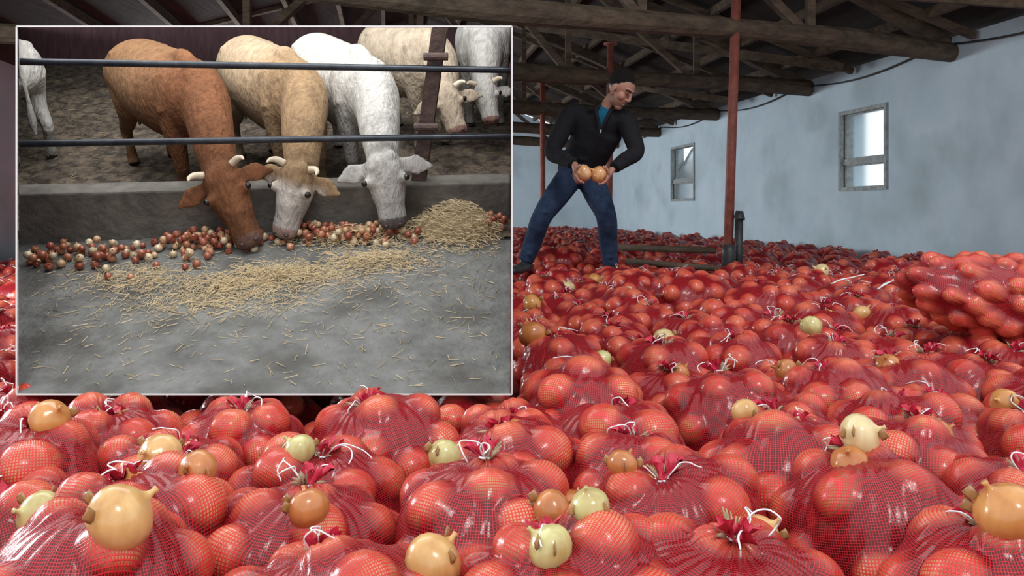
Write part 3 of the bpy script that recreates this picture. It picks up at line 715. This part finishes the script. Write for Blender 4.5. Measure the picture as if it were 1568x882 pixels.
def straw(n,cx,cv,sx,sv_,hgt,dark=1.0,uni=None):
    for _ in range(n):
        if uni: x=rng.uniform(uni[0],uni[1]); v_=rng.uniform(uni[2],uni[3]); z=.002
        else:
            x=cx+rng.normal()*sx; v_=cv+rng.normal()*sv_; e=math.exp(-.5*(((x-cx)/sx)**2+((v_-cv)/sv_)**2)); z=rng.uniform(0,1)*hgt*e+.002
        Y=FY+ct*v_
        if x>-.04 or x<LS*Y+.05 or v_<.02: continue
        if (v_>curbv(x)-.015) and not uni: v_=curbv(x)-.02
        L=rng.uniform(.010,.042); a_=rng.uniform(0,math.pi); tl_=rng.normal()*.25
        d=np.array([math.cos(a_),math.sin(a_),tl_*.6])*L/2; c=np.array([x,v_,z+abs(d[2])]); wd=rng.uniform(.0006,.0012)
        p,q_=c-d,c+d; s=np.array([-math.sin(a_),math.cos(a_),0])*wd
        V=[Dp(*(p+s)),Dp(*(p-s)),Dp(*(p+[0,0,wd*1.5])),Dp(*(q_+s)),Dp(*(q_-s)),Dp(*(q_+[0,0,wd*1.5]))]
        b_=rng.uniform(.6,1.15)*dark
        mb.add(V,[(0,1,4,3),(1,2,5,4),(2,0,3,5)],0,0,(min(.95,.66*b_),.52*b_,.31*b_))
straw(1400,-.80,.68,.12,.05,.03)
straw(450,-.97,.60,.08,.05,.02)
straw(900,-.50,.80,.10,.05,.03)
straw(3600,-.22,1.08,.11,.085,.13)
straw(550,-1.29,.66,.11,.06,.02)
straw(500,-.97,.50,.14,.05,.010)
straw(1100,-.62,1.0,.12,.05,.06)
straw(600,-.9,.58,.38,.14,.006)
straw(500,0,0,0,0,0,uni=(-1.8,-.04,.03,.9))
straw(2600,0,0,0,0,0,dark=.55,uni=(-3.0,-.04,1.25,3.6))
mb.obj('straw_pile',[M_STRAW],False)
v,f=ell((-.22,1.10,-.01),(.17,.12,.080),20,12); me=MB(); me.add(v,f,0,0,(.34,.26,.14)); mm=me.obj('straw_mound',[M_STRAW]); mm.data.transform(DM); clip_mesh(mm.data)
mb=MB()
FC=[(.36,.12,.07),(.46,.20,.11),(.56,.38,.22),(.30,.08,.05),(.62,.53,.36)]
def fo(n,cx,cv,sx,sv_):
    pts=[]
    for _ in range(n*6):
        if len(pts)>=n: break
        x=cx+rng.normal()*sx; v_=min(cv+rng.normal()*sv_,curbv(x)-.022); r=rng.uniform(.0115,.0165)
        if x>-.03 or x<LS*(FY+ct*v_)+.03: continue
        zz=r*.9
        for (a_,b_,c_,r2) in pts:
            dd=math.hypot(x-a_,v_-b_)
            if dd<(r+r2)*.95: zz=max(zz,c_+math.sqrt(max(0,((r+r2)*.95)**2-dd*dd)))
        if zz>.055: continue
        pts.append((x,v_,zz,r)); v,f=onion_geo((0,0,0),r,rrot(1.5),12,8)
        V=np.array(v)+[x,v_,zz]; V=np.array([Dp(*p) for p in V]); mb.add(V,f,0,0,FC[rng.randint(5)])
fo(85,-1.55,.82,.20,.06); fo(75,-1.12,.93,.08,.03); fo(110,-.66,1.0,.13,.03); fo(24,-.07,1.10,.03,.03)
mb.obj('onion_pile',[M_ONION])

# ---------------------------------------------------------------- lights
def area(name,loc,rot,sx,sy,e,col=(1,1,1)):
    l=bpy.data.lights.new(name,'AREA'); l.shape='RECTANGLE'; l.size=sx; l.size_y=sy; l.energy=e; l.color=col
    o=bpy.data.objects.new(name,l); COL.objects.link(o); o.location=loc; o.rotation_euler=rot; return o
area('shed_lamp',(-1.3,2.9,ZC+1.35),(math.radians(12),0,0),2.2,1.2,28,(1,.98,.95))  # added fill light above the diorama, not a lamp of the shed
for i,(a_,b_) in enumerate(lw):
    p=wallpt((a_+b_)/2,ZC+.75,OFF-.05)
    area('window_daylight_%d'%i,tuple(p),(0,math.radians(-90),math.radians(9)),1.1,2.2,155,(.92,.97,1))  # fill lights added at the unseen left openings to brighten the hall
s=bpy.data.lights.new('hazy_sun','SUN'); s.energy=1.0; s.angle=math.radians(14); s.color=(1,.98,.96)
so=bpy.data.objects.new('hazy_sun',s); COL.objects.link(so); so.location=(0,-2,6)
so.rotation_euler=Vector((-.15,.75,-.95)).to_track_quat('-Z','Y').to_euler()
